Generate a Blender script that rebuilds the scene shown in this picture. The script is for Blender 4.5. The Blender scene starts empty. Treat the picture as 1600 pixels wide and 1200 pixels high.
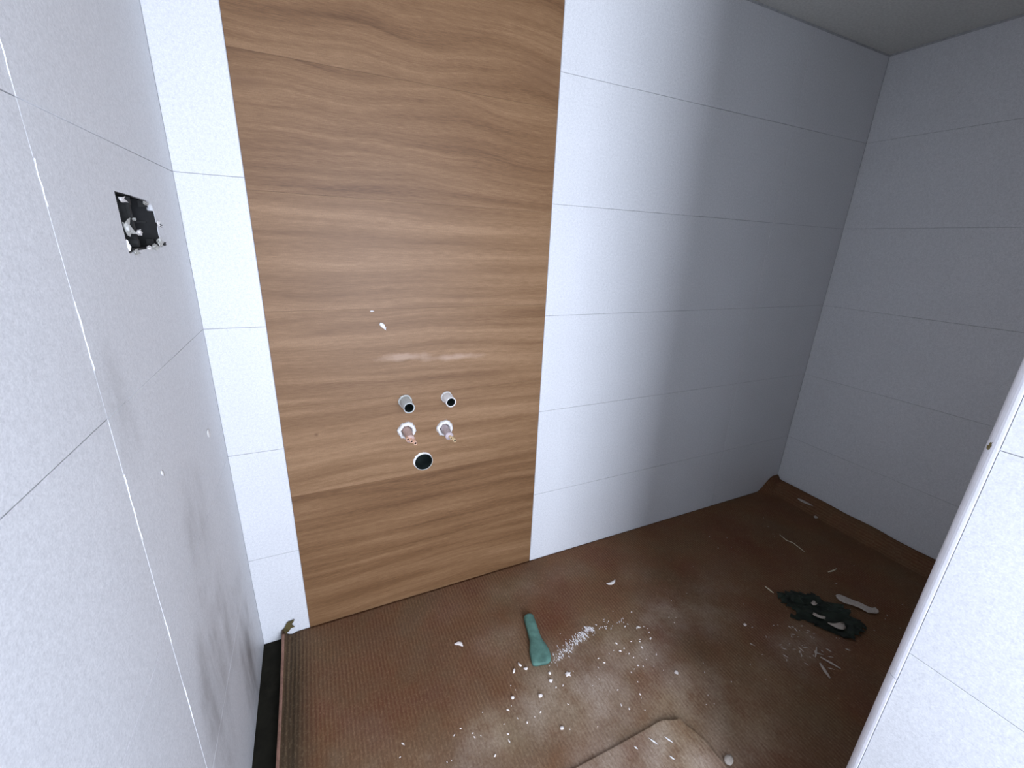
import bpy, bmesh, math, random
from mathutils import Vector, Matrix, noise

random.seed(7)
SC = bpy.context.scene
COL = SC.collection

# ------------------------------------------------------------------ camera, sky, daylight, exposure
cam_data = bpy.data.cameras.new('camera')
cam = bpy.data.objects.new('camera', cam_data)
COL.objects.link(cam)
cam_data.sensor_fit = 'HORIZONTAL'
cam_data.sensor_width = 36.0
cam_data.lens = 36.0 * 663.04 / 1600.0
cam_data.clip_start = 0.01
right_ax = Vector((0.9068783, -0.4196292, 0.0385111))
up_ax = Vector((0.0994999, 0.3020434, 0.9480873))
fwd_ax = Vector((0.4094771, 0.8559680, -0.3156697))
m = Matrix((right_ax, up_ax, -fwd_ax)).transposed().to_4x4()
m.translation = Vector((0.0965, -1.0719, 1.0646))
cam.matrix_world = m
SC.camera = cam

world = bpy.data.worlds.new('daylight')
SC.world = world
world.use_nodes = True
world.node_tree.nodes['Background'].inputs['Color'].default_value = (0.62, 0.76, 1.0, 1)
world.node_tree.nodes['Background'].inputs['Strength'].default_value = 0.6

LIGHT_Y = -2.17          # daylight coming in through the doorway behind the camera
la = bpy.data.lights.new('doorway_daylight', 'AREA')
la.shape = 'RECTANGLE'
la.size, la.size_y = 0.62, 1.15
la.energy = 52.0
la.color = (0.86, 0.94, 1.13)
lo = bpy.data.objects.new('doorway_daylight', la)
COL.objects.link(lo)
lo.location = (0.435, LIGHT_Y, 0.86)
lo.rotation_euler = (math.radians(90), 0, 0)      # shines towards +y

SC.view_settings.view_transform = 'Standard'
SC.view_settings.look = 'None'
SC.view_settings.gamma = 1.0
SC.view_settings.use_curve_mapping = False
SC.view_settings.exposure = 0.0
SC.cycles.use_denoising = True
SC.cycles.max_bounces = 8
SC.cycles.diffuse_bounces = 6

# ------------------------------------------------------------------ room measures (metres)
XL, XR = -0.116, 2.033          # left wall, end wall of the shower alcove
XW = 0.707                      # right edge of the timber-look strip (left edge is x = 0)
XP, YP = 0.772, -0.905          # face and far edge of the partition on the right
YF = -2.15                      # wall with the doorway behind the camera
ZC = 1.745                      # ceiling
ROWS = [-0.012, 0.267, 0.567, 0.867, 1.167, 1.467, 1.738]
PLANKS = [0.003, 0.198, 0.430, 0.665, 0.900, 1.145, 1.386, 1.620, 1.738]
GAP = 0.0005


# ------------------------------------------------------------------ materials
class NT:
    def __init__(s, name):
        s.m = bpy.data.materials.new(name)
        s.m.use_nodes = True
        s.t = s.m.node_tree
        s.b = s.t.nodes['Principled BSDF']
        s.tc = s.t.nodes.new('ShaderNodeTexCoord')

    def n(s, kind, **kw):
        nd = s.t.nodes.new(kind)
        for k, v in kw.items():
            setattr(nd, k, v)
        return nd

    def l(s, a, b):
        s.t.links.new(a, b)

    def mapping(s, scale=(1, 1, 1), loc=(0, 0, 0), src=None):
        mp = s.n('ShaderNodeMapping')
        mp.inputs['Scale'].default_value = scale
        mp.inputs['Location'].default_value = loc
        s.l(src or s.tc.outputs['Object'], mp.inputs['Vector'])
        return mp.outputs['Vector']

    def noise(s, scale, detail=3, rough=0.55, vec=None, dist=0.0):
        nz = s.n('ShaderNodeTexNoise')
        nz.inputs['Scale'].default_value = scale
        nz.inputs['Detail'].default_value = detail
        nz.inputs['Roughness'].default_value = rough
        nz.inputs['Distortion'].default_value = dist
        s.l(vec or s.tc.outputs['Object'], nz.inputs['Vector'])
        return nz.outputs['Fac']

    def ramp(s, fac, stops):
        r = s.n('ShaderNodeValToRGB')
        el = r.color_ramp.elements
        while len(el) < len(stops):
            el.new(0.5)
        for e, (p, c) in zip(el, stops):
            e.position = p
            e.color = (*c, 1) if len(c) == 3 else c
        s.l(fac, r.inputs['Fac'])
        return r.outputs['Color']

    def val(s, fac, a, b, c, d):
        r = s.n('ShaderNodeMapRange')
        for k, v in zip(('From Min', 'From Max', 'To Min', 'To Max'), (a, b, c, d)):
            r.inputs[k].default_value = v
        s.l(fac, r.inputs['Value'])
        return r.outputs['Result']

    def math(s, op, a, b):
        md = s.n('ShaderNodeMath', operation=op)
        for i, v in enumerate((a, b)):
            if isinstance(v, (int, float)):
                md.inputs[i].default_value = v
            else:
                s.l(v, md.inputs[i])
        return md.outputs[0]

    def mix(s, fac, a, b, blend='MIX'):
        mx = s.n('ShaderNodeMix', data_type='RGBA', blend_type=blend)
        for i, v in ((0, fac), (6, a), (7, b)):
            if isinstance(v, (int, float)):
                mx.inputs[i].default_value = v
            elif isinstance(v, tuple):
                mx.inputs[i].default_value = (*v, 1)
            else:
                s.l(v, mx.inputs[i])
        return mx.outputs[2]

    def blob(s, c, r, wob=0.35, wscale=14):
        """A soft stain or patch of painted shade centred at c with radii r (object space), 1 in the middle, 0 outside."""
        v = s.n('ShaderNodeVectorMath', operation='SUBTRACT')
        s.l(s.tc.outputs['Object'], v.inputs[0])
        v.inputs[1].default_value = c
        d = s.n('ShaderNodeVectorMath', operation='DIVIDE')
        s.l(v.outputs[0], d.inputs[0])
        d.inputs[1].default_value = r
        ln = s.n('ShaderNodeVectorMath', operation='LENGTH')
        s.l(d.outputs[0], ln.inputs[0])
        e = s.math('ADD', ln.outputs['Value'], s.math('MULTIPLY', s.math('SUBTRACT', s.noise(wscale, 4), 0.5), wob * 4))
        return s.val(e, 1.0, 0.2, 0.0, 1.0)

    def bump(s, h, strength, dist):
        b = s.n('ShaderNodeBump')
        b.inputs['Strength'].default_value = strength
        b.inputs['Distance'].default_value = dist
        s.l(h, b.inputs['Height'])
        s.l(b.outputs['Normal'], s.b.inputs['Normal'])

    def out(s, color=None, rough=None, spec=None, metal=None):
        for k, v in (('Base Color', color), ('Roughness', rough), ('Specular IOR Level', spec), ('Metallic', metal)):
            if v is None:
                continue
            if isinstance(v, tuple):
                s.b.inputs[k].default_value = (*v, 1)
            elif isinstance(v, (int, float)):
                s.b.inputs[k].default_value = v
            else:
                s.l(v, s.b.inputs[k])
        return s.m


def plain(name, col, rough=0.6, var=0.12, scale=60, spec=0.3, metal=0.0, bump=0.0):
    t = NT(name)
    f = t.noise(scale, 4)
    lo_ = tuple(c * (1 - var) for c in col)
    hi_ = tuple(min(1, c * (1 + var)) for c in col)
    c = t.ramp(f, [(0.3, lo_), (0.7, hi_)])
    if bump:
        t.bump(f, 0.6, bump)
    return t.out(c, rough, spec, metal)


def tile_material(name, dirty=False):
    t = NT(name)
    grain = t.math('ADD', t.math('MULTIPLY', t.noise(430, 2, 0.6), 0.6), t.math('MULTIPLY', t.noise(170, 2, 0.6), 0.4))
    cloud = t.noise(7, 3)
    c = t.ramp(grain, [(0.25, (0.50, 0.505, 0.515)), (0.75, (0.76, 0.765, 0.775))])
    c = t.mix(t.val(cloud, 0.3, 0.7, 0.0, 0.10), c, (0.42, 0.425, 0.43))
    if dirty:
        rag = t.noise(1.0, 5, 0.65, t.mapping((1, 22, 5)))
        for ctr, rad, k in (((XL, -0.16, 0.13), (0.2, 0.10, 0.22), 0.80), ((XL, -0.40, 0.32), (0.2, 0.11, 0.20), 0.62),
                            ((XL, -0.30, 0.60), (0.2, 0.10, 0.13), 0.34), ((XL, -0.47, 0.86), (0.2, 0.05, 0.10), 0.34),
                            ((XL, -0.26, 0.33), (0.2, 0.05, 0.16), 0.60)):
            f = t.math('MULTIPLY', t.blob(ctr, rad), t.val(rag, 0.36, 0.62, 0.25 * k, k))
            c = t.mix(f, c, (0.20, 0.19, 0.185))
    t.bump(t.noise(300, 2), 0.12, 0.0006)
    return t.out(c, 0.42, 0.4)


M_TILE = tile_material('matt_white_tile')
M_TILE_DIRTY = tile_material('smudged_white_tile', True)


def wood_material():
    t = NT('timber_look_tile')
    oi = t.n('ShaderNodeObjectInfo')
    off = t.n('ShaderNodeVectorMath', operation='MULTIPLY_ADD')
    comb = t.n('ShaderNodeCombineXYZ')
    t.l(oi.outputs['Random'], comb.inputs['X'])
    t.l(oi.outputs['Random'], comb.inputs['Z'])
    t.l(comb.outputs[0], off.inputs[0])
    off.inputs[1].default_value = (9.0, 0, 5.0)
    t.l(t.tc.outputs['Object'], off.inputs[2])
    v = off.outputs[0]
    # slow swings of the grain so that it is not ruled straight
    bend = t.noise(1.0, 2, 0.5, t.mapping((2.4, 1, 4.5), src=v))
    sh = t.n('ShaderNodeCombineXYZ')
    sep = t.n('ShaderNodeSeparateXYZ')
    t.l(t.tc.outputs['Object'], sep.inputs[0])
    swing = t.val(sep.outputs['Z'], 1.12, 1.40, 0.045, 0.115)      # the two top planks carry livelier figure
    t.l(t.math('MULTIPLY', t.math('SUBTRACT', bend, 0.5), swing), sh.inputs['Z'])
    vv = t.n('ShaderNodeVectorMath', operation='ADD')
    t.l(v, vv.inputs[0])
    t.l(sh.outputs[0], vv.inputs[1])
    v2 = vv.outputs[0]
    big = t.noise(1.0, 4, 0.6, t.mapping((1.3, 1, 26), src=v2))
    mid = t.noise(1.0, 4, 0.65, t.mapping((2.2, 1, 85), src=v2))
    fine = t.noise(1.0, 2, 0.6, t.mapping((38, 1, 620), src=v))
    speck = t.noise(380, 2)
    f = t.math('ADD', t.math('MULTIPLY', big, 0.50), t.math('MULTIPLY', mid, 0.24))
    f = t.math('ADD', f, t.math('MULTIPLY', fine, 0.26))
    f = t.math('ADD', f, t.math('MULTIPLY', t.math('SUBTRACT', oi.outputs['Random'], 0.5), 0.085))
    c = t.ramp(f, [(0.34, (0.095, 0.043, 0.016)), (0.44, (0.160, 0.082, 0.035)), (0.53, (0.210, 0.115, 0.054)), (0.66, (0.295, 0.174, 0.092))])
    c = t.mix(t.val(speck, 0.35, 0.60, 0.22, 0.0), c, (0.10, 0.055, 0.03))
    # knots and darker smudges printed on the tiles
    for ctr, rad, k in (((0.115, 0, 0.848), (0.045, 1, 0.010), 0.45), ((0.447, 0, 0.925), (0.040, 1, 0.010), 0.32),
                        ((0.66, 0, 1.45), (0.085, 1, 0.055), 0.42), ((0.02, 0, 1.335), (0.05, 1, 0.022), 0.45),
                        ((0.075, 0, 0.592), (0.006, 1, 0.005), 0.8)):
        c = t.mix(t.math('MULTIPLY', t.blob(ctr, rad, 0.3, 30), k), c, (0.13, 0.065, 0.03))
    for ctr, rad, k in (((0.30, 0, 0.775), (0.09, 1, 0.012), 0.30), ((0.43, 0, 0.765), (0.10, 1, 0.010), 0.30)):
        c = t.mix(t.math('MULTIPLY', t.blob(ctr, rad, 0.4, 30), k), c, (0.62, 0.46, 0.36))
    t.bump(mid, 0.10, 0.0008)
    return t.out(c, 0.5, 0.3)


M_WOOD = wood_material()
M_GROUT = plain('grey_grout', (0.40, 0.40, 0.41), 0.9, 0.2, 90, 0.1)
M_GROUT_BROWN = plain('brown_grout', (0.10, 0.06, 0.04), 0.9, 0.2, 90, 0.1)
M_GROUT_WHITE = plain('white_grout', (0.80, 0.80, 0.82), 0.9, 0.08, 200, 0.1)
M_PAINT = plain('ceiling_plaster', (0.62, 0.62, 0.58), 0.9, 0.10, 160, 0.1, bump=0.0008)
M_CONCRETE = plain('dark_concrete', (0.014, 0.013, 0.009), 0.95, 0.3, 40, 0.1, bump=0.002)
M_TRIM = plain('white_edge_profile', (0.74, 0.74, 0.78), 0.30, 0.05, 50, 0.5)
M_BLACK = plain('black_plastic', (0.010, 0.010, 0.010), 0.6, 0.3, 80, 0.2)
M_BLACK2 = plain('dusty_black_plastic', (0.022, 0.022, 0.021), 0.7, 0.4, 120, 0.2)
M_PLASTER = plain('white_plaster', (0.72, 0.70, 0.68), 0.9, 0.10, 300, 0.15, bump=0.0015)
M_PLASTER_GREY = plain('grey_plaster', (0.50, 0.50, 0.47), 0.9, 0.22, 220, 0.15, bump=0.0015)
M_CHIP = plain('plaster_debris', (0.78, 0.72, 0.68), 0.9, 0.08, 300, 0.15, bump=0.001)
M_CHIP_DULL = plain('dusty_plaster_debris', (0.42, 0.37, 0.32), 0.9, 0.15, 160, 0.1, bump=0.001)
M_PIPE_GREY = plain('grey_plastic_pipe', (0.46, 0.48, 0.46), 0.45, 0.15, 90, 0.4)
M_PIPE_DARK = plain('dark_pipe_bore', (0.020, 0.028, 0.026), 0.6, 0.3, 60, 0.3)
M_SLEEVE = plain('pinkish_sleeve', (0.56, 0.40, 0.35), 0.7, 0.15, 200, 0.2)
M_SLEEVE_GREY = plain('mauve_sleeve', (0.52, 0.44, 0.45), 0.7, 0.15, 200, 0.2)
M_COPPER = plain('copper_pipe_end', (0.80, 0.52, 0.38), 0.35, 0.1, 200, 0.5, 0.55)
M_BRASS = plain('brass_pipe_end', (0.72, 0.56, 0.34), 0.35, 0.1, 200, 0.5, 0.55)
M_TEAL = plain('teal_plastic', (0.085, 0.178, 0.145), 0.65, 0.30, 45, 0.3)
M_GREENBLACK = plain('dark_green_plastic_film', (0.012, 0.018, 0.012), 0.55, 0.6, 22, 0.25)
M_STRAW = plain('pale_splinter', (0.60, 0.54, 0.40), 0.8, 0.15, 120, 0.2)
M_OLIVE = plain('torn_olive_cardboard', (0.085, 0.066, 0.028), 0.95, 0.3, 60, 0.1)
M_DUST = plain('white_dust', (0.72, 0.70, 0.70), 0.95, 0.1, 300, 0.1)


def cardboard_material(name, shift=0.0):
    t = NT(name)
    at = t.n('ShaderNodeAttribute', attribute_name='dust')
    dust = at.outputs['Fac']
    patch = t.noise(5.0, 4, 0.6, t.mapping((1, 1, 1), (shift, 0, 0)))
    patch2 = t.noise(11.0, 4, 0.65, t.mapping((1, 1, 1), (3.3 + shift, 1.7, 0)))
    c = t.ramp(patch, [(0.34, (0.125, 0.038, 0.016)), (0.50, (0.135, 0.056, 0.022)), (0.66, (0.125, 0.070, 0.033))])
    c = t.mix(t.val(patch2, 0.40, 0.70, 0.0, 0.55), c, (0.105, 0.046, 0.023))
    c = t.mix(t.math('MULTIPLY', t.blob((-0.045, -0.3, 0), (0.060, 0.9, 9.0), 0.12, 9), 0.85), c, (0.022, 0.019, 0.009))  # shade beside the left wall, put into the cardboard colour as a dark olive band
    # ribs of the corrugated board run front to back
    wv = t.n('ShaderNodeTexWave', wave_type='BANDS', bands_direction='X', wave_profile='SIN')
    wv.inputs['Scale'].default_value = 0.314 / 0.0092
    wv.inputs['Distortion'].default_value = 1.6
    wv.inputs['Detail'].default_value = 2
    wv.inputs['Detail Scale'].default_value = 0.6
    t.l(t.tc.outputs['Object'], wv.inputs['Vector'])
    rib = wv.outputs['Fac']
    ribmask = t.val(t.noise(3.2, 3), 0.35, 0.60, 0.15, 1.0)
    c = t.mix(t.math('MULTIPLY', t.val(rib, 0.25, 0.9, 0.0, 0.28), ribmask), c, (0.27, 0.170, 0.085))
    # scuffs and dust
    gr = t.noise(190, 3, 0.7)
    gr2 = t.noise(1.0, 3, 0.7, t.mapping((260, 70, 1)))
    grain = t.math('ADD', t.math('MULTIPLY', gr, 0.5), t.math('MULTIPLY', gr2, 0.5))
    c = t.mix(t.val(grain, 0.36, 0.62, 0.40, 0.0), c, (0.055, 0.030, 0.018))
    c = t.mix(t.val(grain, 0.52, 0.74, 0.0, 0.34), c, (0.33, 0.24, 0.150))
    lump = t.noise(16, 5, 0.65)
    dm = t.math('MULTIPLY', dust, t.val(lump, 0.30, 0.62, 0.35, 1.0))
    dm = t.math('MULTIPLY', dm, t.val(grain, 0.34, 0.60, 0.42, 1.05))
    c = t.mix(t.math('MINIMUM', dm, 0.92), c, t.ramp(t.noise(4, 2), [(0.4, (0.32, 0.250, 0.160)), (0.6, (0.36, 0.290, 0.225))]))
    h = t.math('ADD', t.math('MULTIPLY', rib, 0.6), t.math('MULTIPLY', gr, 0.8))
    t.bump(h, 0.45, 0.0012)
    return t.out(c, 0.85, 0.2)


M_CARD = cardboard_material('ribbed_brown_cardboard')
M_CARD2 = cardboard_material('dusty_cardboard_scrap', 4.2)
M_CARD_EDGE = plain('cut_cardboard_edge', (0.24, 0.135, 0.10), 0.9, 0.25, 90, 0.1)


# ------------------------------------------------------------------ object helpers
def link(name, me, mat, parent=None):
    o = bpy.data.objects.new(name, me)
    COL.objects.link(o)
    if mat is not None:
        for mm in (mat if isinstance(mat, (list, tuple)) else [mat]):
            me.materials.append(mm)
    if parent is not None:
        o.parent = parent
    return o


def from_bm(name, bm, mat, parent=None, smooth=False):
    bmesh.ops.recalc_face_normals(bm, faces=bm.faces)
    me = bpy.data.meshes.new(name)
    bm.to_mesh(me)
    bm.free()
    if smooth:
        for p in me.polygons:
            p.use_smooth = True
    return link(name, me, mat, parent)


def structure(o):
    o['kind'] = 'structure'
    return o


def thing(name, label, category, loc=(0, 0, 0), group=None, rotz=0.0):
    o = bpy.data.objects.new(name, None)
    o.empty_display_size = 0.02
    COL.objects.link(o)
    o.location = loc
    o.rotation_euler = (0, 0, rotz)
    return tag(o, label, category, group)


def tag(o, label, category, group=None, kind=None):
    o['label'] = label
    o['category'] = category
    if group:
        o['group'] = group
    if kind:
        o['kind'] = kind
    return o


def add_box(bm, lo_, hi_):
    v = [bm.verts.new((x, y, z)) for x in (lo_[0], hi_[0]) for y in (lo_[1], hi_[1]) for z in (lo_[2], hi_[2])]
    for f in ((0, 1, 3, 2), (4, 6, 7, 5), (0, 4, 5, 1), (2, 3, 7, 6), (0, 2, 6, 4), (1, 5, 7, 3)):
        bm.faces.new([v[i] for i in f])


def box(name, lo_, hi_, mat, parent=None):
    bm = bmesh.new()
    add_box(bm, lo_, hi_)
    return from_bm(name, bm, mat, parent)


def prism_with_holes(name, outline, holes, to3d, depth, mat, parent=None):
    """Flat polygon with holes, extruded by depth; to3d maps (u, v, w) to a point, w = 0 front, 1 back."""
    cu = bpy.data.curves.new('outline', 'CURVE')
    cu.dimensions = '2D'
    cu.fill_mode = 'BOTH'
    cu.extrude = 0.5
    for loop in [outline] + holes:
        sp = cu.splines.new('POLY')
        sp.points.add(len(loop) - 1)
        for p, (u, v) in zip(sp.points, loop):
            p.co = (u, v, 0, 1)
        sp.use_cyclic_u = True
    ob = bpy.data.objects.new('outline', cu)
    COL.objects.link(ob)
    dg = bpy.context.evaluated_depsgraph_get()
    me = bpy.data.meshes.new_from_object(ob.evaluated_get(dg))
    bpy.data.objects.remove(ob)
    bpy.data.curves.remove(cu)
    me.materials.clear()
    me.name = name
    for v in me.vertices:
        v.co = to3d(v.co.x, v.co.y, 0.0 if v.co.z > 0 else depth)
    bm = bmesh.new()
    bm.from_mesh(me)
    bmesh.ops.remove_doubles(bm, verts=bm.verts, dist=1e-6)
    bmesh.ops.recalc_face_normals(bm, faces=bm.faces)
    bm.to_mesh(me)
    bm.free()
    return link(name, me, mat, parent)


def tile(parent, to3d, u0, u1, v0, v1, mat=None, name='tile', thick=0.008):
    """One wall tile with chamfered front edges; w = 0 is the face, w > 0 goes into the wall."""
    e = 0.0004
    u0, u1, v0, v1 = u0 + GAP, u1 - GAP, v0 + GAP, v1 - GAP
    bm = bmesh.new()
    rings = []
    for (i, w) in ((0, thick), (0, e), (e, 0)):
        rings.append([bm.verts.new(to3d(a, b, w)) for a, b in ((u0 + i, v0 + i), (u1 - i, v0 + i), (u1 - i, v1 - i), (u0 + i, v1 - i))])
    for a, b in zip(rings, rings[1:]):
        for k in range(4):
            bm.faces.new((a[k], a[(k + 1) % 4], b[(k + 1) % 4], b[k]))
    bm.faces.new(rings[-1])
    bm.faces.new(rings[0][::-1])
    return from_bm(name, bm, mat or M_TILE, parent)


def circle(cx, cz, r, n=24, rag=0.0):
    return [(cx + r * (1 + random.uniform(-rag, rag)) * math.cos(2 * math.pi * k / n),
             cz + r * (1 + random.uniform(-rag, rag)) * math.sin(2 * math.pi * k / n)) for k in range(n)]


def lathe(name, profile, mat, parent=None, n=24, axis='Y-', rag=0.0, centre=(0, 0, 0)):
    """profile: (radius, length along the axis); the axis points out of the back wall (-y)."""
    bm = bmesh.new()
    rings = []
    for (r, s) in profile:
        ring = []
        for k in range(n):
            a = 2 * math.pi * k / n
            rr = r * (1 + rag * noise.noise(Vector((3 * math.cos(a), 3 * math.sin(a), s * 90 + centre[0] * 50))))
            ring.append(bm.verts.new((centre[0] + rr * math.cos(a), centre[1] - s, centre[2] + rr * math.sin(a))))
        rings.append(ring)
    for a, b in zip(rings, rings[1:]):
        for k in range(n):
            bm.faces.new((a[k], a[(k + 1) % n], b[(k + 1) % n], b[k]))
    o = from_bm(name, bm, mat, parent, True)
    return o


def blob_bm(L, W, H, seed, bend=0.0, rough=0.25, sub=2):
    """A lumpy flake lying on z = 0."""
    bm = bmesh.new()
    bmesh.ops.create_icosphere(bm, subdivisions=sub, radius=1.0)
    for v in bm.verts:
        p = v.co.copy()
        k = 1 + rough * noise.noise(p * 1.7 + Vector((seed * 3.1, seed, 0)))
        x, y, z = p.x * L / 2 * k, p.y * W / 2 * k, (p.z * 0.5 + 0.46) * H * k
        y += bend * ((2 * x / L) ** 2 - 0.4) * L
        v.co = (x, y, max(z, 0))
    return bm


# ------------------------------------------------------------------ the setting
T = 0.10
# floor slab under the cardboard
structure(box('floor', (XL - T, YF - T, -0.115), (XR + T, T, -0.014), M_CONCRETE))
structure(box('ceiling', (XL - T, YF - T, ZC), (XR + T, T, ZC + 0.1), M_PAINT))

# pipe positions on the back wall: (x, z, hole radius)
PIPES = {'upper_left': (0.2964, 0.6535, 0.0185), 'upper_right': (0.4100, 0.6520, 0.0165), 'water_left': (0.2970, 0.5690, 0.0200),
         'water_right': (0.4030, 0.5600, 0.0190), 'drain': (0.3410, 0.4640, 0.0265)}
PLANK_CUT = [-0.012, 0.198, 0.430, 0.672, 0.900, 1.145, 1.386, 1.620, 1.738]

back3d = lambda u, v, w: Vector((u, w, v))            # face at y = 0
end3d = lambda u, v, w: Vector((XR + w, u, v))        # face at x = XR
left3d = lambda u, v, w: Vector((XL - w, u, v))       # face at x = XL
part3d = lambda u, v, w: Vector((XP + w, u, v))       # partition face at x = XP
alc3d = lambda u, v, w: Vector((u, YP - 0.012 - w, v))    # alcove side of the partition

holes = [circle(x, z, r, 24) for (x, z, r) in PIPES.values()]
wall_back = structure(prism_with_holes('wall_back', [(XL - T, -0.1), (XR + T, -0.1), (XR + T, ZC), (XL - T, ZC)], holes,
                                       lambda u, v, w: Vector((u, 0.0020 + w, v)), 0.10, M_GROUT))
for z0, z1 in zip(ROWS, ROWS[1:]):
    tile(wall_back, back3d, XL, 0.0, z0, z1)
    tile(wall_back, back3d, XW, XW + 0.90, z0, z1)
    tile(wall_back, back3d, XW + 0.90, XR, z0, z1)
# bed of brown grout behind the timber-look strip
gb = prism_with_holes('grout_bed', [(0.0005, -0.012), (XW - 0.0005, -0.012), (XW - 0.0005, 1.738), (0.0005, 1.738)], holes,
                      lambda u, v, w: Vector((u, 0.0016 + w, v)), 0.0012, M_GROUT_BROWN, wall_back)
for i, (z0, z1) in enumerate(zip(PLANK_CUT, PLANK_CUT[1:])):
    g = 0.00015
    if abs(z0 - 0.430) < 1e-6:
        o = prism_with_holes('plank_tile', [(0.0012, z0 + g), (XW - 0.0012, z0 + g), (XW - 0.0012, z1 - g), (0.0012, z1 - g)], holes,
                             lambda u, v, w: Vector((u, w, v)), 0.0015, M_WOOD, wall_back)
    else:
        bm = bmesh.new()
        add_box(bm, (0.0012, 0.0, z0 + g), (XW - 0.0012, 0.0015, z1 - g))
        from_bm('plank_tile', bm, M_WOOD, wall_back)

# left wall with the opening for the socket box
BOX = (-0.325, -0.175, 1.037, 1.106)    # y0, y1, z0, z1
box_hole = [(-0.327, 1.1075), (-0.29, 1.1070), (-0.25, 1.1062), (-0.205, 1.1050), (-0.190, 1.1035), (-0.181, 1.100), (-0.1765, 1.095),
            (-0.1735, 1.086), (-0.1735, 1.074), (-0.166, 1.0715), (-0.172, 1.066), (-0.1730, 1.055), (-0.170, 1.046), (-0.158, 1.0405),
            (-0.166, 1.0362), (-0.185, 1.0372), (-0.20, 1.0340), (-0.225, 1.0360), (-0.26, 1.0345), (-0.30, 1.0335), (-0.324, 1.031),
            (-0.3265, 1.04), (-0.3270, 1.07)]
wall_left = structure(prism_with_holes('wall_left', [(YF - T, -0.1), (T, -0.1), (T, ZC), (YF - T, ZC)],
                                       [[(-0.332, 1.030), (-0.155, 1.030), (-0.155, 1.112), (-0.332, 1.112)]],
                                       lambda u, v, w: Vector((XL - 0.0020 - w, u, v)), 0.10, M_GROUT))
YJ = -0.507
for z0, z1 in zip(ROWS, ROWS[1:]):
    if z0 < 1.05 < z1:
        prism_with_holes('tile', [(YJ + GAP, z0 + GAP), (-GAP, z0 + GAP), (-GAP, z1 - GAP), (YJ + GAP, z1 - GAP)], [box_hole],
                         left3d, 0.008, M_TILE_DIRTY, wall_left)
    else:
        tile(wall_left, left3d, YJ, 0.0, z0, z1, M_TILE_DIRTY)
    tile(wall_left, left3d, YJ - 0.9, YJ, z0, z1, M_TILE_DIRTY)
    tile(wall_left, left3d, YF, YJ - 0.9, z0, z1, M_TILE_DIRTY)
# white grout smeared along the upright joint, in broken lengths
bm = bmesh.new()
zz = 0.40
while zz < 1.30:
    n = random.randint(5, 12)
    wd = random.uniform(0.0006, 0.0015)
    pts = [(YJ + random.uniform(-0.0012, 0.0012), zz + k * 0.008) for k in range(n)]
    ring = []
    for k, (y, z) in enumerate(pts):
        w = wd * (0.35 + 0.65 * math.sin(math.pi * (k + 0.5) / n)) * random.uniform(0.6, 1.1)
        ring.append([bm.verts.new((XL + 0.0002, y - w, z)), bm.verts.new((XL + 0.0008, y, z)), bm.verts.new((XL + 0.0002, y + w, z))])
    for a, b in zip(ring, ring[1:]):
        bm.faces.new((a[0], a[1], b[1], b[0]))
        bm.faces.new((a[1], a[2], b[2], b[1]))
    zz = pts[-1][1] + random.uniform(0.015, 0.13)
gs = from_bm('grout_smear', bm, M_GROUT_WHITE, wall_left)
gs['kind'] = 'stuff'

# end wall of the shower alcove
wall_right = structure(box('wall_right', (XR + 0.0020, YP - 0.3, -0.1), (XR + T, T, ZC), M_GROUT))
for z0, z1 in zip(ROWS, ROWS[1:]):
    tile(wall_right, end3d, YP, 0.0, z0, z1)

# partition whose near edge closes the picture on the right
wall_part = structure(box('wall_partition', (XP + 0.0020, YF - T, -0.1), (XR + T, YP - 0.0148, ZC), M_GROUT))
for z0, z1 in zip(ROWS, ROWS[1:]):
    tile(wall_part, part3d, YP - 0.013 - 0.90, YP - 0.013, z0, z1)
    tile(wall_part, part3d, YF, YP - 0.013 - 0.90, z0, z1)
    tile(wall_part, alc3d, XP + 0.014, XP + 0.914, z0, z1)
    tile(wall_part, alc3d, XP + 0.914, XR, z0, z1)

# wall behind the camera with its doorway
bm = bmesh.new()
add_box(bm, (XL - T, YF - T, -0.1), (XL + 0.03, YF, ZC))
add_box(bm, (0.735, YF - T, -0.1), (XP + T, YF, ZC))
add_box(bm, (XL + 0.03, YF - T, 1.52), (0.735, YF, ZC))
structure(from_bm('wall_front', bm, M_PAINT))


# rounded white edge profile on the partition's corner, in two lengths
def profile_strip(name, z0, z1):
    pts = []
    r = 0.0115
    cx, cy = XP + r, YP - r
    pts.append((XP + 0.0015, YP - 0.0128))
    pts.append((XP - 0.0006, YP - 0.0126))
    for k in range(0, 9):
        a = math.pi - k * (math.pi / 2) / 8
        pts.append((cx + (r + 0.0006) * math.cos(a), cy + (r + 0.0006) * math.sin(a)))
    pts.append((XP + 0.0135, YP - 0.0015))
    pts.append((XP + 0.0135, YP - 0.0148))
    bm = bmesh.new()
    lo_ = [bm.verts.new((x, y, z0)) for x, y in pts]
    hi_ = [bm.verts.new((x, y, z1)) for x, y in pts]
    n = len(pts)
    for k in range(n):
        bm.faces.new((lo_[k], lo_[(k + 1) % n], hi_[(k + 1) % n], hi_[k]))
    bm.faces.new(lo_)
    bm.faces.new(hi_[::-1])
    return structure(from_bm(name, bm, M_TRIM, None, False))


profile_strip('trim_1', 0.0, 0.517)
trim2 = profile_strip('trim_2', 0.5185, ZC - 0.002)
# dark knock in the profile
bm = blob_bm(0.009, 0.0042, 0.0010, 3, rough=0.8)
for v in bm.verts:
    v.co = Vector((XP + 0.0015 - v.co.z * 0.7, YP - 0.0055 + v.co.y + v.co.z * 0.7, 0.868 + v.co.x))
from_bm('dent', bm, M_OLIVE, trim2)


# ------------------------------------------------------------------ cardboard on the floor
def sstep(a, b, x):
    t = max(0.0, min(1.0, (x - a) / (b - a)))
    return t * t * (3 - 2 * t)


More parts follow.
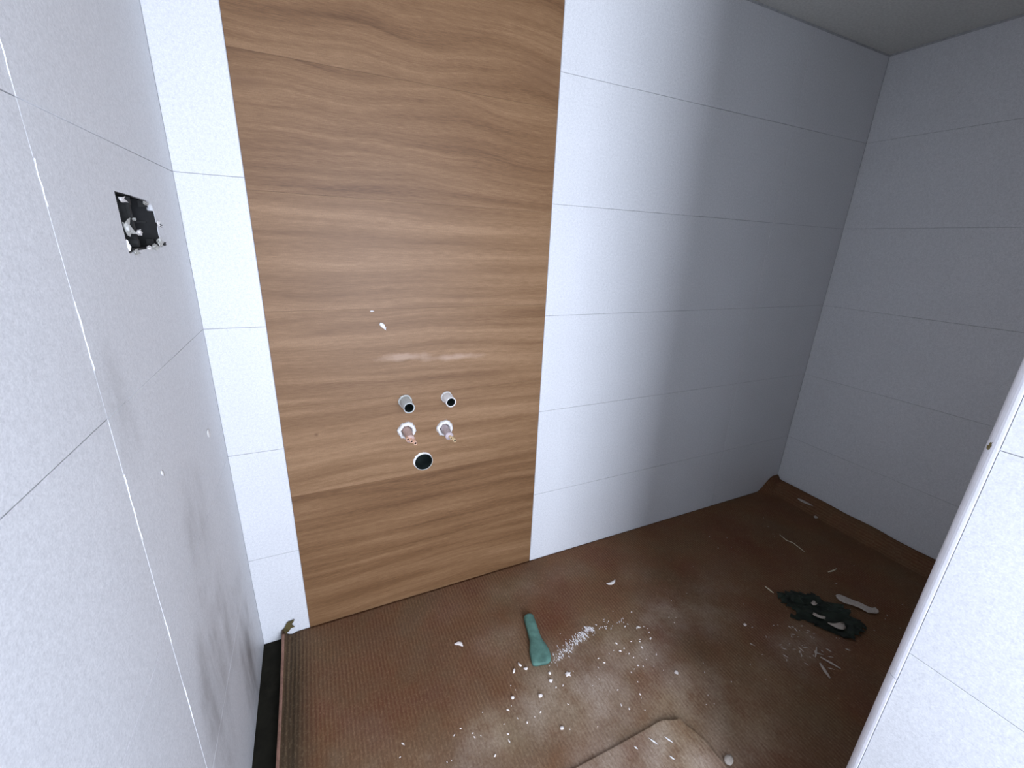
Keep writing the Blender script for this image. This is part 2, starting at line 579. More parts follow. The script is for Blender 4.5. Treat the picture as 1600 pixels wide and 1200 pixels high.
DUST = [(0.60, -0.46, 0.17, 0.12, 0.95), (0.80, -0.42, 0.15, 0.10, 0.80), (0.97, -0.38, 0.16, 0.08, 0.60), (0.86, -0.58, 0.15, 0.08, 0.85),
        (0.38, -0.46, 0.13, 0.07, 0.75), (0.24, -0.50, 0.14, 0.07, 0.55), (0.49, -0.25, 0.07, 0.05, 0.40), (1.10, -0.45, 0.10, 0.10, 0.40),
        (0.70, -0.65, 0.35, 0.12, 0.85), (0.10, -0.45, 0.10, 0.12, 0.25), (1.00, -0.20, 0.05, 0.04, 0.35), (1.28, -0.60, 0.10, 0.06, 0.45),
        (0.62, -0.10, 0.25, 0.05, 0.18), (0.605, -0.362, 0.030, 0.018, 1.3), (0.65, -0.352, 0.032, 0.016, 1.1), (0.70, -0.338, 0.035, 0.016, 0.9), (1.22, -0.36, 0.12, 0.08, 0.22)]
CLEAN = [(0.655, -0.270, 0.070, 0.05, 0.9), (1.00, -0.50, 0.06, 0.06, 0.6), (0.42, -0.37, 0.045, 0.05, 0.8)]


def dust_at(x, y):
    d = 0.0
    for cx, cy, rx, ry, k in DUST:
        d = max(d, k * math.exp(-((x - cx) / rx) ** 2 - ((y - cy) / ry) ** 2))
    d += 0.06
    for cx, cy, rx, ry, k in CLEAN:
        d *= 1 - k * math.exp(-((x - cx) / rx) ** 2 - ((y - cy) / ry) ** 2)
    d *= 0.75 + 0.6 * (noise.noise(Vector((x * 9, y * 9, 2))) + 0.4)
    return max(0.0, min(1.0, d))


def sheet(name, xs, ys, hf, mat, thick):
    bm = bmesh.new()
    lay = bm.verts.layers.float.new('dust')
    grid = []
    for y in ys:
        row = []
        for x in xs:
            X, Y, Z = hf(x, y)
            v = bm.verts.new((X, Y, Z))
            v[lay] = dust_at(x, y)
            row.append(v)
        grid.append(row)
    for a, b in zip(grid, grid[1:]):
        for k in range(len(a) - 1):
            bm.faces.new((a[k], a[k + 1], b[k + 1], b[k]))
    me = bpy.data.meshes.new(name)
    bm.to_mesh(me)
    bm.free()
    for p in me.polygons:
        p.use_smooth = True
    o = link(name, me, mat)
    md = o.modifiers.new('thickness', 'SOLIDIFY')
    md.thickness = thick
    md.offset = -1
    return o


def lin(a, b, n):
    return [a + (b - a) * k / (n - 1) for k in range(n)]


EDGE_X = -0.063


def card_h(x, y):
    z = 0.0012 * noise.noise(Vector((x * 6, y * 6, 0))) + 0.0010 * noise.noise(Vector((x * 17, y * 17, 3)))
    z -= 0.0008
    w = noise.noise(Vector((0.3, y * 7, 5)))
    # turned up against the end wall of the alcove and in its corner
    t = sstep(1.955, 2.029, x)
    z += (0.050 + 0.005 * w) * t
    t2 = sstep(1.90, 2.0, x) * sstep(-0.045, -0.004, y)
    z = max(z, 0.066 * t2)
    # lip along the free edge beside the left wall
    ex = 0.004 * noise.noise(Vector((1.7, y * 4, 0)))
    lip = 1 - sstep(EDGE_X, EDGE_X + 0.010, x)
    z += 0.013 * lip - 0.004 * math.exp(-((x - EDGE_X - 0.020) / 0.008) ** 2)
    X = x + ex * (1 - sstep(EDGE_X, EDGE_X + 0.10, x))
    # front corner lifted in the left back corner
    z += 0.010 * lip * sstep(-0.09, -0.02, y)
    return X, y, z


xs = sorted(set(lin(EDGE_X, 0.02, 22) + lin(0.02, 1.95, 194) + lin(1.95, 2.030, 18)))
ys = lin(-1.75, YP - 0.02, 40)[:-1] + lin(YP - 0.02, -0.0015, 118)
# the sheet stops at the partition: columns beyond it start at the alcove line
bmx = [x for x in xs]


def card_all(x, y):
    return card_h(x, y)


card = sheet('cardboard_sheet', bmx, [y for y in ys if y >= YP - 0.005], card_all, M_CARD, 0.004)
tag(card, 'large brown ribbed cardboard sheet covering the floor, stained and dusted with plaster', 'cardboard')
bm = bmesh.new()
prev = None
for y in lin(YP - 0.005, -0.022, 70):
    X, Y, Z = card_h(EDGE_X, y)
    ring = [bm.verts.new((X + a, Y, Z + b)) for a, b in ((-0.0022, -0.005), (-0.0022, 0.0010), (0.0010, 0.0022), (0.0042, 0.0008))]
    if prev:
        for k in range(3):
            bm.faces.new((prev[k], prev[k + 1], ring[k + 1], ring[k]))
    prev = ring
ce = from_bm('folded_edge', bm, M_CARD_EDGE, card)
ce['label'] = 'paler pinkish folded edge along the left wall'
# torn corner standing up against the back wall
bm = bmesh.new()
torn = [(-0.071, -0.012), (-0.069, 0.016), (-0.060, 0.030), (-0.054, 0.042), (-0.049, 0.046), (-0.044, 0.045), (-0.034, 0.049), (-0.038, 0.040),
        (-0.043, 0.035), (-0.039, 0.027), (-0.036, 0.024), (-0.046, 0.022), (-0.050, 0.015), (-0.058, 0.010), (-0.060, -0.010)]
fr = [bm.verts.new((x, -0.0075 - 0.10 * max(0, 0.03 - z) * 0.6 + 0.0015 * math.sin(90 * x), z)) for x, z in torn]
bk = [bm.verts.new((x, -0.0055 - 0.10 * max(0, 0.03 - z) * 0.6 + 0.0015 * math.sin(90 * x), z)) for x, z in torn]
n = len(torn)
bm.faces.new(fr)
bm.faces.new(bk[::-1])
for k in range(n):
    bm.faces.new((fr[k], fr[(k + 1) % n], bk[(k + 1) % n], bk[k]))
tc_ = from_bm('torn_corner', bm, M_OLIVE, card)
tc_['label'] = 'torn dark olive corner sticking up against the white tiles'

# second, smaller piece lying on it in the foreground
def scrap_h(x, y):
    t = (x - 0.05) / 0.75
    yy = y + 0.002 * math.sin(9 * x) + 0.012 * (1 - t) * sstep(-0.9, -0.6, y)
    rnd = sstep(0.74, 0.80, x) * sstep(-0.68, -0.605, y)
    X = x - 0.012 * rnd + 0.055 * sstep(0.3, 0.8, x) * (-(y + 0.605)) / 0.3 * 0.2
    Y = yy - 0.016 * rnd
    return X, Y, card_h(X, Y)[2] + 0.0050 + 0.006 * sstep(0.70, 0.80, x) + 0.0007 * noise.noise(Vector((x * 8, y * 8, 9)))


scrap = sheet('cardboard_scrap', lin(0.05, 0.803, 76), lin(-0.895, -0.603, 40), scrap_h, M_CARD2, 0.0032)
for p in scrap.data.polygons:
    p.use_smooth = False
tag(scrap, 'smaller dusty cardboard piece with a blunt corner lying on the big floor sheet', 'cardboard')

# ------------------------------------------------------------------ socket box in the left wall
y0, y1, z0, z1 = BOX
D = 0.046
eb = thing('electrical_box', 'black recessed double socket box with ragged plaster rim in the left wall', 'electrical box', (XL, -0.25, 1.0715))


def loc(o, t):
    """move a mesh built in room coordinates under its thing"""
    inv = Matrix.Translation(-t.location)
    if t.rotation_euler.z:
        inv = Matrix.Rotation(-t.rotation_euler.z, 4, 'Z') @ inv
    o.data.transform(inv)
    o.parent = t
    return o


bm = bmesh.new()      # open-fronted shell
add_box(bm, (XL - D - 0.002, y0 - 0.002, z0 - 0.002), (XL - D, y1 + 0.002, z1 + 0.002))
add_box(bm, (XL - D, y0 - 0.002, z0 - 0.002), (XL - 0.0015, y0, z1 + 0.002))
add_box(bm, (XL - D, y1, z0 - 0.002), (XL - 0.0008, y1 + 0.006, z1 + 0.002))
add_box(bm, (XL - D, y0, z0 - 0.004), (XL - 0.0015, y1, z0))
add_box(bm, (XL - D, y0, z1), (XL - 0.0015, y1, z1 + 0.002))
loc(from_bm('box_shell', bm, M_BLACK), eb)
bm = bmesh.new()
add_box(bm, (XL - D, -0.2512, z0), (XL - 0.009, -0.2488, z1))
add_box(bm, (XL - 0.012, -0.254, z0), (XL - 0.0085, -0.246, z1))
loc(from_bm('divider', bm, M_BLACK2), eb)
for yc in (-0.2525, -0.177):
    loc(box('rib', (XL - D, yc - 0.0015, 1.072), (XL - 0.012, yc + 0.001, 1.0745), M_BLACK2), eb)
    for zc in (z0 + 0.006, z1 - 0.006):
        loc(box('screw_lug', (XL - 0.016, yc - 0.006, zc - 0.005), (XL - 0.006, yc + 0.001, zc + 0.005), M_BLACK2), eb)
for (y, z, L, W, H, mt, x) in ((-0.299, 1.099, 0.020, 0.007, 0.005, M_PLASTER, -0.004), (-0.300, 1.064, 0.028, 0.020, 0.006, M_PLASTER_GREY, -0.005),
                               (-0.249, 1.058, 0.018, 0.008, 0.005, M_PLASTER, -0.007), (-0.249, 1.076, 0.012, 0.004, 0.004, M_PLASTER_GREY, -0.009),
                               (-0.200, 1.1000, 0.026, 0.006, 0.003, M_PLASTER_GREY, -0.003), (-0.170, 1.071, 0.013, 0.010, 0.004, M_PLASTER, 0.0),
                               (-0.165, 1.069, 0.007, 0.005, 0.0035, M_BLACK2, 0.001), (-0.178, 1.044, 0.020, 0.010, 0.006, M_PLASTER_GREY, -0.003),
                               (-0.215, 1.037, 0.030, 0.008, 0.005, M_PLASTER_GREY, -0.001), (-0.240, 1.0365, 0.020, 0.006, 0.004, M_PLASTER, -0.001),
                               (-0.323, 1.040, 0.006, 0.014, 0.003, M_PLASTER, -0.002), (-0.3, 1.0325, 0.022, 0.007, 0.002, M_PLASTER_GREY, 0.0),
                               (-0.160, 1.0405, 0.012, 0.005, 0.003, M_BLACK2, 0.0)):
    bm = blob_bm(L, W, H, y * 90, rough=1.1)
    for v in bm.verts:
        v.co = Vector((XL + x + v.co.z, y + v.co.x, z + v.co.y))
    o = loc(from_bm('plaster_remnant', bm, mt), eb)


# blobs of plaster stuck on the walls
def wall_blob(name, label, wall, u, v, L, W, H, ang, mat, seed):
    bm = blob_bm(L, W, H, seed, rough=0.5)
    ca, sa = math.cos(ang), math.sin(ang)
    for q in bm.verts:
        a, b, w = q.co.x * ca - q.co.y * sa, q.co.x * sa + q.co.y * ca, q.co.z
        q.co = Vector((w, a, b)) if wall == 'left' else Vector((a, -w, b))
    o = from_bm(name, bm, mat, None, True)
    o.location = (XL, u, v) if wall == 'left' else (u, 0.0, v)
    return tag(o, label, 'plaster', 'plaster specks on the walls')


wall_blob('plaster_speck', 'white plaster speck on left wall close to the corner, larger of two there', 'left', -0.126, 0.682, 0.024, 0.016, 0.003, -0.9, M_PLASTER, 1)
wall_blob('plaster_speck', 'tiny white plaster speck on left wall beside the upright joint', 'left', -0.400, 0.742, 0.012, 0.006, 0.002, -0.9, M_PLASTER, 2)
wall_blob('plaster_speck', 'slanted white plaster speck on the timber-look tiles above the pipes', 'back', 0.250, 0.858, 0.021, 0.010, 0.004, -0.85, M_PLASTER, 3)
wall_blob('plaster_speck', 'tiny pale plaster fleck on timber-look tiles, higher than the slanted speck', 'back', 0.2265, 0.895, 0.010, 0.003, 0.0015, 0.0, M_PLASTER, 4)

# ------------------------------------------------------------------ pipes in the timber-look strip
def pipe_stub(key, label, r, L, body, seed, plaster):
    x, z, hr = PIPES[key]
    t = thing('pipe_stub', label, 'pipe', (x, 0, z))
    lathe('tube', [(r, -0.05), (r, L - 0.001), (r - 0.0006, L), (r - 0.0022, L), (r - 0.0028, L - 0.002)], body, t, 24)
    lathe('bore', [(r - 0.0028, L - 0.002), (r - 0.0032, L * 0.3), (r - 0.0034, -0.03), (0.0006, -0.03)], M_PIPE_DARK, t, 24)
    lathe('plaster_collar', [(hr * 1.0, 0.0), (hr * 0.97, 0.002), (r + 0.0005, 0.004), (r - 0.0005, -0.01)], plaster, t, 20, rag=0.12)
    return t


pipe_stub('upper_left', 'upper left grey pipe stub with open dark mouth in timber-look tiles', 0.0145, 0.052, M_PIPE_GREY, 1, M_PLASTER_GREY)
pipe_stub('upper_right', 'upper right white pipe stub with black mouth in timber-look tiles', 0.0140, 0.044, M_PLASTER, 2, M_PLASTER)


def water_outlet(key, label, sleeve, ends, endmat, seed):
    x, z, hr = PIPES[key]
    t = thing('water_pipe', label, 'pipe', (x, 0, z))
    # ragged plaster ring round the hole
    lathe('plaster_ring', [(hr * 1.25, 0.0), (hr * 1.20, 0.005), (hr * 1.04, 0.010), (hr * 0.80, 0.009), (hr * 0.70, 0.0), (hr * 0.68, -0.03)], M_PLASTER, t, 28, rag=0.22)
    L = 0.048
    bm = bmesh.new()
    rings = []
    for k in range(13):
        s = -0.03 + (L + 0.03) * k / 12
        r = 0.0120 * (1 + 0.06 * math.cos(k * math.pi)) * (1 - 0.10 * k / 12)
        rings.append([bm.verts.new((r * math.cos(a), -s, r * 0.9 * math.sin(a) - 0.012 * max(0, s) / L * 0.4)) for a in [2 * math.pi * j / 16 for j in range(16)]])
    for a, b in zip(rings, rings[1:]):
        for j in range(16):
            bm.faces.new((a[j], a[(j + 1) % 16], b[(j + 1) % 16], b[j]))
    bm.faces.new(rings[-1])
    from_bm('sleeve', bm, sleeve, t, True)
    for (dx, dz, r, s) in ends:
        e = lathe('pipe_end', [(r, L - 0.004), (r, s), (r * 0.72, s), (r * 0.66, s - 0.002)], endmat, t, 14, centre=(dx, 0, dz - 0.004))
        lathe('bore', [(r * 0.66, s - 0.002), (r * 0.6, s - 0.012), (0.0003, s - 0.012)], M_BLACK, e, 14, centre=(dx, 0, dz - 0.004))
    return t


water_outlet('water_left', 'left water pipe with pinkish sleeve, white plaster ring and three open copper ends', M_SLEEVE,
             ((-0.0085, 0.0035, 0.0042, 0.058), (0.0005, -0.0015, 0.0042, 0.062), (0.0090, -0.0060, 0.0046, 0.067)), M_COPPER, 1)
water_outlet('water_right', 'right water pipe with mauve sleeve, white plaster ring and two open brass ends', M_SLEEVE_GREY,
             ((0.0010, -0.0010, 0.0036, 0.062), (0.0085, -0.0060, 0.0042, 0.070)), M_BRASS, 2)
for dx, dz in ((-0.006, -0.014),):
    x, z, hr = PIPES['water_right']
x, z, hr = PIPES['drain']
t = thing('drain_pipe', 'wide open drain pipe mouth, lowest opening in the timber-look tiles', 'pipe', (x, 0, z))
lathe('tube', [(0.0262, -0.09), (0.0262, 0.0006), (0.0256, 0.0012), (0.0248, 0.0012), (0.0244, 0.0)], M_PIPE_GREY, t, 32)
lathe('bore', [(0.0244, 0.0), (0.0238, -0.03), (0.0226, -0.085), (0.0005, -0.085)], M_PIPE_DARK, t, 32)
bm = bmesh.new()      # crescent of plaster left round the upper rim
pr = None
for k in range(22):
    a = math.radians(35 + k * 8.0)
    w = 0.0050 * math.sin(math.pi * (k + 0.3) / 22) * random.uniform(0.7, 1.2) + 0.0004
    ring = [bm.verts.new(((0.0258) * math.cos(a), -0.0016, 0.0258 * math.sin(a))), bm.verts.new(((0.0262 + w * 0.6) * math.cos(a), -0.002, (0.0262 + w * 0.6) * math.sin(a))),
            bm.verts.new(((0.0264 + w) * math.cos(a), -0.0002, (0.0264 + w) * math.sin(a)))]
    if pr:
        for j in range(2):
            bm.faces.new((pr[j], pr[j + 1], ring[j + 1], ring[j]))
    pr = ring
from_bm('plaster_rim', bm, M_PLASTER, t)

# ------------------------------------------------------------------ the teal scraper
def top_z(x, y):
    return card_h(x, y)[2]


axis = Vector((0.559 - 0.592, -0.365 + 0.214, 0))
ang = math.atan2(axis.y, axis.x)
sc_ = thing('scraper', 'teal plastic scraper with a flared blade lying on the dusty cardboard floor', 'scraper', (0.592, -0.214, 0.001), None, ang)


def slab(name, prof, h, mat, parent, zoff=0.0, sag=None, caps=(True, True)):
    """prof: (u, left half-width, right half-width); a softly rounded slab along +x."""
    bm = bmesh.new()
    rings = []
    for (u, a, b) in prof:
        a, b = a * 1.18, b * 1.18
        hh = h if sag is None else sag(u)
        rings.append([bm.verts.new((u, s, zz + zoff)) for s, zz in ((-b * 1.0, 0), (-b * 1.0, hh * 0.6), (-b * 0.86, hh * 0.92), (-b * 0.4, hh), (a * 0.4, hh), (a * 0.86, hh * 0.92), (a, hh * 0.6), (a, 0))])
    for p, q in zip(rings, rings[1:]):
        for k in range(8):
            bm.faces.new((p[k], p[(k + 1) % 8], q[(k + 1) % 8], q[k]))
    if caps[0]:
        bm.faces.new(rings[0])
    if caps[1]:
        bm.faces.new(rings[-1][::-1])
    return from_bm(name, bm, mat, parent, True)


slab('handle', [(0.0, .007, .007), (0.002, .0105, .0105), (0.006, .0128, .0128), (0.03, .0134, .0132), (0.055, .0136, .0134), (0.072, .0140, .0138), (0.080, .0146, .0142)], 0.0145, M_TEAL, sc_, caps=(True, False))
slab('blade', [(0.080, .0146, .0142), (0.092, .0172, .0165), (0.105, .0212, .0200), (0.118, .0238, .0225), (0.134, .0240, .0235), (0.146, .0215, .0235), (0.152, .0165, .0225), (0.155, .0080, .0150)],
     0.014, M_TEAL, sc_, 0.0, lambda u: 0.0145 - 0.10 * max(0, u - 0.10), (False, True))

# ------------------------------------------------------------------ debris
def chip(name, label, cat, x, y, L, W, H, ang, mat, seed, bend=0.0, group='plaster debris on the floor', dz=0.0, rough=0.35):
    o = from_bm(name, blob_bm(L, W, H, seed, bend, rough), mat, None, True)
    o.location = (x, y, top_z(x, y) + 0.0002 + dz)
    o.rotation_euler = (0, 0, ang)
    return tag(o, label, cat, group)


C = 'plaster_chip'
chip(C, 'curved white plaster chip alone on brown cardboard near the back wall', 'plaster chip', 0.911, -0.199, 0.042, 0.010, 0.005, 0.10, M_CHIP, 1, 0.20)
chip(C, 'bean-shaped white plaster chip on the ribbed cardboard below the timber-look tiles', 'plaster chip', 0.374, -0.219, 0.024, 0.011, 0.004, -0.6, M_CHIP, 2, -0.24)
chip(C, 'pale flat plaster flake on the upturned cardboard at the alcove end wall', 'plaster chip', 1.990, -0.165, 0.062, 0.022, 0.006, -1.45, M_CHIP_DULL, 3)
chip(C, 'small dull plaster crumb in the dark alcove below the flake at the end wall', 'plaster chip', 1.962, -0.235, 0.026, 0.014, 0.004, 0.4, M_CHIP_DULL, 4)
chip(C, 'white lump cut off by the bottom edge beside the cardboard scrap', 'plaster chip', 0.830, -0.722, 0.026, 0.018, 0.008, 0.2, M_CHIP_DULL, 5)
chip(C, 'roundish bright plaster chip on dust right of the scraper blade', 'plaster chip', 0.608, -0.413, 0.015, 0.012, 0.003, 0.4, M_CHIP, 6, rough=0.9)
chip(C, 'lower slanted white grain of the three left of the scraper', 'plaster chip', 0.481, -0.350, 0.015, 0.006, 0.004, 0.9, M_CHIP, 7)
chip(C, 'upper upright white grain of the three left of the scraper', 'plaster chip', 0.503, -0.340, 0.014, 0.006, 0.004, -1.2, M_CHIP, 8, 0.1)
chip(C, 'white grain nearest the scraper of the three left of it', 'plaster chip', 0.513, -0.356, 0.012, 0.007, 0.004, 0.0, M_CHIP, 9, 0.2)
chip(C, 'small angular plaster chip on dust just below the scraper blade', 'plaster chip', 0.558, -0.411, 0.011, 0.009, 0.004, 0.6, M_CHIP, 10, rough=0.7)
chip(C, 'small round plaster grain below the scraper, in line with its blade', 'plaster chip', 0.514, -0.434, 0.011, 0.010, 0.005, 0.3, M_CHIP, 11)
chip(C, 'small round plaster grain on the edge of dust left of the others', 'plaster chip', 0.449, -0.411, 0.0085, 0.0085, 0.004, 0.3, M_CHIP, 12)
chip(C, 'round plaster grain low down between the scraper and the cardboard scrap', 'plaster chip', 0.525, -0.519, 0.010, 0.008, 0.004, 0.2, M_CHIP, 13)
chip(C, 'bright dot of plaster on the shaded brown cardboard right of the dust', 'plaster chip', 1.183, -0.492, 0.011, 0.008, 0.004, 0.5, M_CHIP, 14)
chip(C, 'tiny wedge of plaster touching the tip of the scraper blade', 'plaster chip', 0.565, -0.392, 0.008, 0.007, 0.0035, -0.6, M_CHIP, 15)
chip(C, 'white plaster dot on the smooth dusty patch right of the smear', 'plaster chip', 0.878, -0.372, 0.009, 0.007, 0.003, -0.6, M_CHIP, 16)
chip(C, 'triangular white plaster chip on the dust above the scrap corner', 'plaster chip', 0.876, -0.523, 0.010, 0.010, 0.004, 1.2, M_CHIP, 17, rough=0.7)

# crumpled dark film with plaster on it, in the shade of the alcove
film = thing('plastic_scrap', 'crumpled dark green plastic film lying in the shaded alcove floor', 'plastic scrap', (1.445, -0.555, 0.0))
bm = bmesh.new()
N = 26
g = {}
for i in range(N):
    for j in range(N):
        u, v = i / (N - 1) * 2 - 1, j / (N - 1) * 2 - 1
        a = math.atan2(v, u)
        rr = math.hypot(u, v)
        lim = 0.78 + 0.34 * noise.noise(Vector((2 * math.cos(a), 2 * math.sin(a), 4)))
        if rr < lim:
            X, Y = u * 0.155, v * 0.105
            # long axis runs from the back-left to the front-right
            ca, sa = math.cos(-0.95), math.sin(-0.95)
            zz = 0.004 + 0.018 * abs(noise.noise(Vector((u * 2.4, v * 2.2, 1)))) + 0.006 * noise.noise(Vector((u * 7, v * 6, 2)))
            X, Y = X + random.uniform(-0.004, 0.004), Y + random.uniform(-0.003, 0.003)
            g[i, j] = bm.verts.new((X * ca - Y * sa, X * sa + Y * ca, max(0.002, zz)))
for (i, j) in list(g):
    q = [(i, j), (i + 1, j), (i + 1, j + 1), (i, j + 1)]
    if all(k in g for k in q):
        bm.faces.new([g[k] for k in q])
for v in [v for v in bm.verts if not v.link_faces]:
    bm.verts.remove(v)
fo = from_bm('film', bm, M_GREENBLACK, film, False)
md = fo.modifiers.new('thickness', 'SOLIDIFY')
md.thickness = 0.0012

C2 = 'plaster_flake'
# long dumbbell flake
bm = bmesh.new()
pr = None
for (u, a, b) in ((0, .004, .006), (.008, .014, .014), (.022, .018, .016), (.036, .013, .014), (.048, .010, .013), (.060, .012, .014), (.070, .009, .018), (.082, .014, .022), (.094, .022, .019), (.104, .016, .010), (.110, .006, .003)):
    a, b = a * random.uniform(0.8, 1.25), b * random.uniform(0.8, 1.25)
    if 0.074 < u < 0.096:
        a *= 0.25          # the notch near its broad end
    ring = [bm.verts.new((u, -b, 0)), bm.verts.new((u, -b * 0.7, .004)), bm.verts.new((u, a * 0.7, .005)), bm.verts.new((u, a, 0))]
    if pr:
        for k in range(4):
            bm.faces.new((pr[k], pr[(k + 1) % 4], ring[(k + 1) % 4], ring[k]))
    else:
        bm.faces.new(ring)
    pr = ring
bm.faces.new(pr[::-1])
o = from_bm(C2, bm, M_CHIP_DULL)
o.location = (1.553, -0.540, 0.012)
o.rotation_euler = (0, 0.05, -0.95)
tag(o, 'long pale plaster flake with a notched end beside the dark film', 'plaster flake', 'plaster debris on the floor')
chip(C2, 'pale angular plaster flake at the near edge of the dark film', 'plaster flake', 1.437, -0.610, 0.046, 0.020, 0.005, -0.5, M_CHIP_DULL, 21, 0.15, dz=0.008, rough=0.7)
chip(C2, 'small knobbly plaster flake on the left edge of the dark film', 'plaster flake', 1.418, -0.566, 0.034, 0.015, 0.006, -0.9, M_CHIP_DULL, 22, 0.1, dz=0.008, rough=0.7)
chip(C2, 'faint dusty plaster flake on top of the dark film', 'plaster flake', 1.452, -0.530, 0.024, 0.014, 0.004, 0.2, M_CHIP_DULL, 23, dz=0.012, rough=0.7)
chip(C2, 'little dull plaster flake just below the long notched one', 'plaster flake', 1.494, -0.625, 0.022, 0.016, 0.004, 0.2, M_CHIP_DULL, 24, rough=0.7)


def rod(name, label, cat, pts, r, mat, group=None):
    bm = bmesh.new()
    rings = []
    P = [Vector(p) for p in pts]
    base = P[0].copy()
    for k, p in enumerate(P):
        d = (P[min(k + 1, len(P) - 1)] - P[max(k - 1, 0)]).normalized()
        s = d.cross(Vector((0, 0, 1))).normalized()
        rr = r * (0.55 if k in (0, len(P) - 1) else 1.0)
        rings.append([bm.verts.new(p - base + s * rr * math.cos(a) + Vector((0, 0, 1)) * (rr * math.sin(a) + r)) for a in [2 * math.pi * j / 6 for j in range(6)]])
    for a, b in zip(rings, rings[1:]):
        for j in range(6):
            bm.faces.new((a[j], a[(j + 1) % 6], b[(j + 1) % 6], b[j]))
    bm.faces.new(rings[0])
    bm.faces.new(rings[-1][::-1])
    o = from_bm(name, bm, mat, None, True)
    o.location = base
    return tag(o, label, cat, group)


f0 = lambda x, y: (x, y, top_z(x, y) + 0.0003)
rod('splinter', 'thin pale splinter on brown cardboard, nearer the back wall dust', 'splinter', [f0(1.384, -0.413), f0(1.384, -0.428), f0(1.383, -0.444)], 0.0022, M_STRAW, 'splinters on the floor')
rod('splinter', 'thin pale splinter lying further into the dark alcove', 'splinter', [f0(1.660, -0.457), f0(1.683, -0.460), f0(1.706, -0.459)], 0.0026, M_STRAW, 'splinters on the floor')
rod('string', 'pale wavy bit of string on the dark alcove floor', 'string', [f0(1.698, -0.253), f0(1.694, -0.270), f0(1.690, -0.285), f0(1.700, -0.305), f0(1.697, -0.320), f0(1.694, -0.335), f0(1.690, -0.356)], 0.0014, M_STRAW)
rod('splinter', 'upper arm of the crossed pale splinters in front of the dark film', 'splinter', [f0(1.272, -0.644), f0(1.290, -0.636), f0(1.308, -0.626)], 0.0022, M_CHIP_DULL, 'crossed splinters in front of the film')
rod('splinter', 'right arm of the crossed pale splinters in front of the dark film', 'splinter', [f0(1.285, -0.650), f0(1.293, -0.672), f0(1.300, -0.694)], 0.0026, M_CHIP_DULL, 'crossed splinters in front of the film')
rod('splinter', 'short stubby splinter below the crossed pair in front of the film', 'splinter', [f0(1.262, -0.662), f0(1.252, -0.680), f0(1.243, -0.698)], 0.0042, M_CHIP_DULL, 'crossed splinters in front of the film')


def crumbs(name, label, cat, spots, mat):
    bm = bmesh.new()
    for (x, y, L, W, H, a) in spots:
        z = top_z(x, y) + 0.0002
        ca, sa = math.cos(a), math.sin(a)
        k = [random.uniform(0.7, 1.2) for _ in range(6)]
        pts = [(-L / 2 * k[0], 0, 0), (-L * .1, -W / 2 * k[1], 0), (L / 2 * k[2], W * .1, 0), (L * .08, W / 2 * k[3], 0), (-L * .15, 0, H), (L * .2, 0, H * .8)]
        v = [bm.verts.new((x + p[0] * ca - p[1] * sa, y + p[0] * sa + p[1] * ca, z + p[2])) for p in pts]
        for f in ((0, 1, 4), (1, 5, 4), (1, 2, 5), (2, 3, 5), (3, 4, 5), (3, 0, 4), (0, 3, 2, 1)):
            bm.faces.new([v[i] for i in f])
    o = from_bm(name, bm, mat)
    return tag(o, label, cat, None, 'stuff')


rs = random.Random(11)
spots = []
for _ in range(100):
    cx, cy, rx, ry, k = rs.choice(DUST[:2] + DUST[:6])
    x, y = rs.gauss(cx, rx * 0.6), rs.gauss(cy, ry * 0.6)
    if y < -0.597 and x < 0.81 or y > -0.02 or y < -0.88 or x < 0:
        continue
    s = rs.choice((0.0025, 0.003, 0.0035, 0.0045, 0.006))
    spots.append((x, y, s * rs.uniform(1, 1.8), s * 0.8, s * 0.5, rs.uniform(0, 3.1)))
crumbs('plaster_crumbs', 'scattered tiny white plaster crumbs on the dusty middle of the cardboard', 'plaster crumbs', spots, M_CHIP)
spots = []
for _ in range(45):
    x, y = rs.gauss(1.27, 0.07), rs.gauss(-0.60, 0.04)
    s = rs.choice((0.003, 0.004, 0.005, 0.006))
    spots.append((x, y, s * rs.uniform(1.2, 4.5), s * 0.7, s * 0.4, rs.gauss(-0.8, 0.8)))
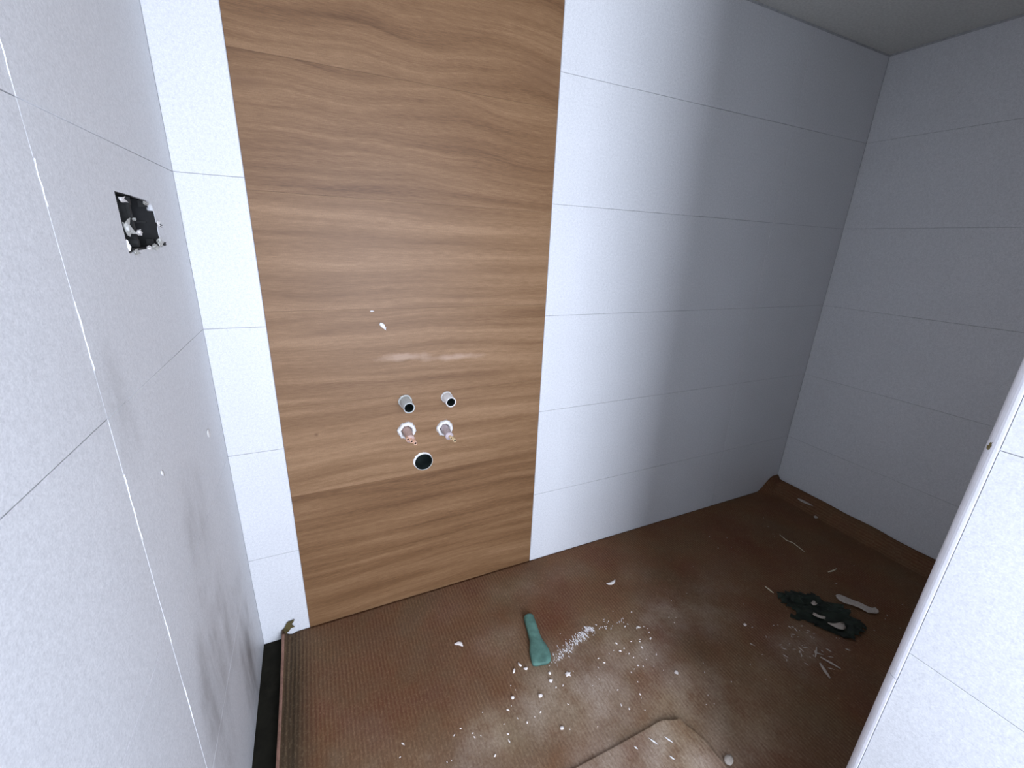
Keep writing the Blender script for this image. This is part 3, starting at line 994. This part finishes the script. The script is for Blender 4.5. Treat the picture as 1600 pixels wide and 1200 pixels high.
for _ in range(34):
    x, y = rs.uniform(0.95, 1.8), rs.uniform(-0.72, -0.15)
    s = rs.choice((0.0025, 0.003, 0.004))
    spots.append((x, y, s * rs.uniform(1, 2.5), s * 0.8, s * 0.4, rs.uniform(0, 3)))
crumbs('shavings', 'dull shavings and crumbs scattered in front of the dark film', 'shavings', spots, M_CHIP_DULL)

# smear of dry plaster running from the scraper's blade: strokes along the ribs
spots = []
for _ in range(150):
    t_ = rs.random() ** 0.9
    cx = 0.585 + (0.745 - 0.585) * t_
    cy = -0.366 + (0.366 - 0.318) * t_ + 0.004 * math.sin(30 * t_)
    w = 0.014 * (1 - 0.5 * t_)
    x, y = cx + rs.gauss(0, 0.004), cy + rs.gauss(0, w * 0.7)
    spots.append((x, y, rs.uniform(0.003, 0.016) * (0.7 + 0.9 * t_), rs.uniform(0.0014, 0.0040), 0.0014, 1.45 + rs.gauss(0, 0.28)))
for _ in range(26):
    spots.append((rs.uniform(0.735, 0.86), rs.gauss(-0.335, 0.012), rs.uniform(0.004, 0.011), 0.0022, 0.0012, 1.4 + rs.gauss(0, 0.6)))
crumbs('plaster_smear', 'streaky smear of dry white plaster running from the tip of the scraper blade', 'plaster smear', spots, M_DUST)
# pale strokes on the foreground scrap
bm = bmesh.new()
for (x, y, L) in ((0.700, -0.628, 0.024), (0.735, -0.640, 0.024), (0.715, -0.670, 0.014), (0.655, -0.622, 0.010)):
    z = top_z(x, y) + (0.0058 if x < 0.7 else 0.0066)
    a = -1.1
    ca, sa = math.cos(a), math.sin(a)
    v = [bm.verts.new((x + p * ca - q * sa, y + p * sa + q * ca, z + r)) for p, q, r in ((-L / 2, 0, 0), (0, -.0022, 0), (L / 2, 0, 0), (0, .0022, 0), (0, 0, .0014))]
    for f in ((0, 1, 4), (1, 2, 4), (2, 3, 4), (3, 0, 4), (0, 3, 2, 1)):
        bm.faces.new([v[i] for i in f])
o = from_bm('plaster_streak', bm, M_DUST, scrap)
o['kind'] = 'stuff'
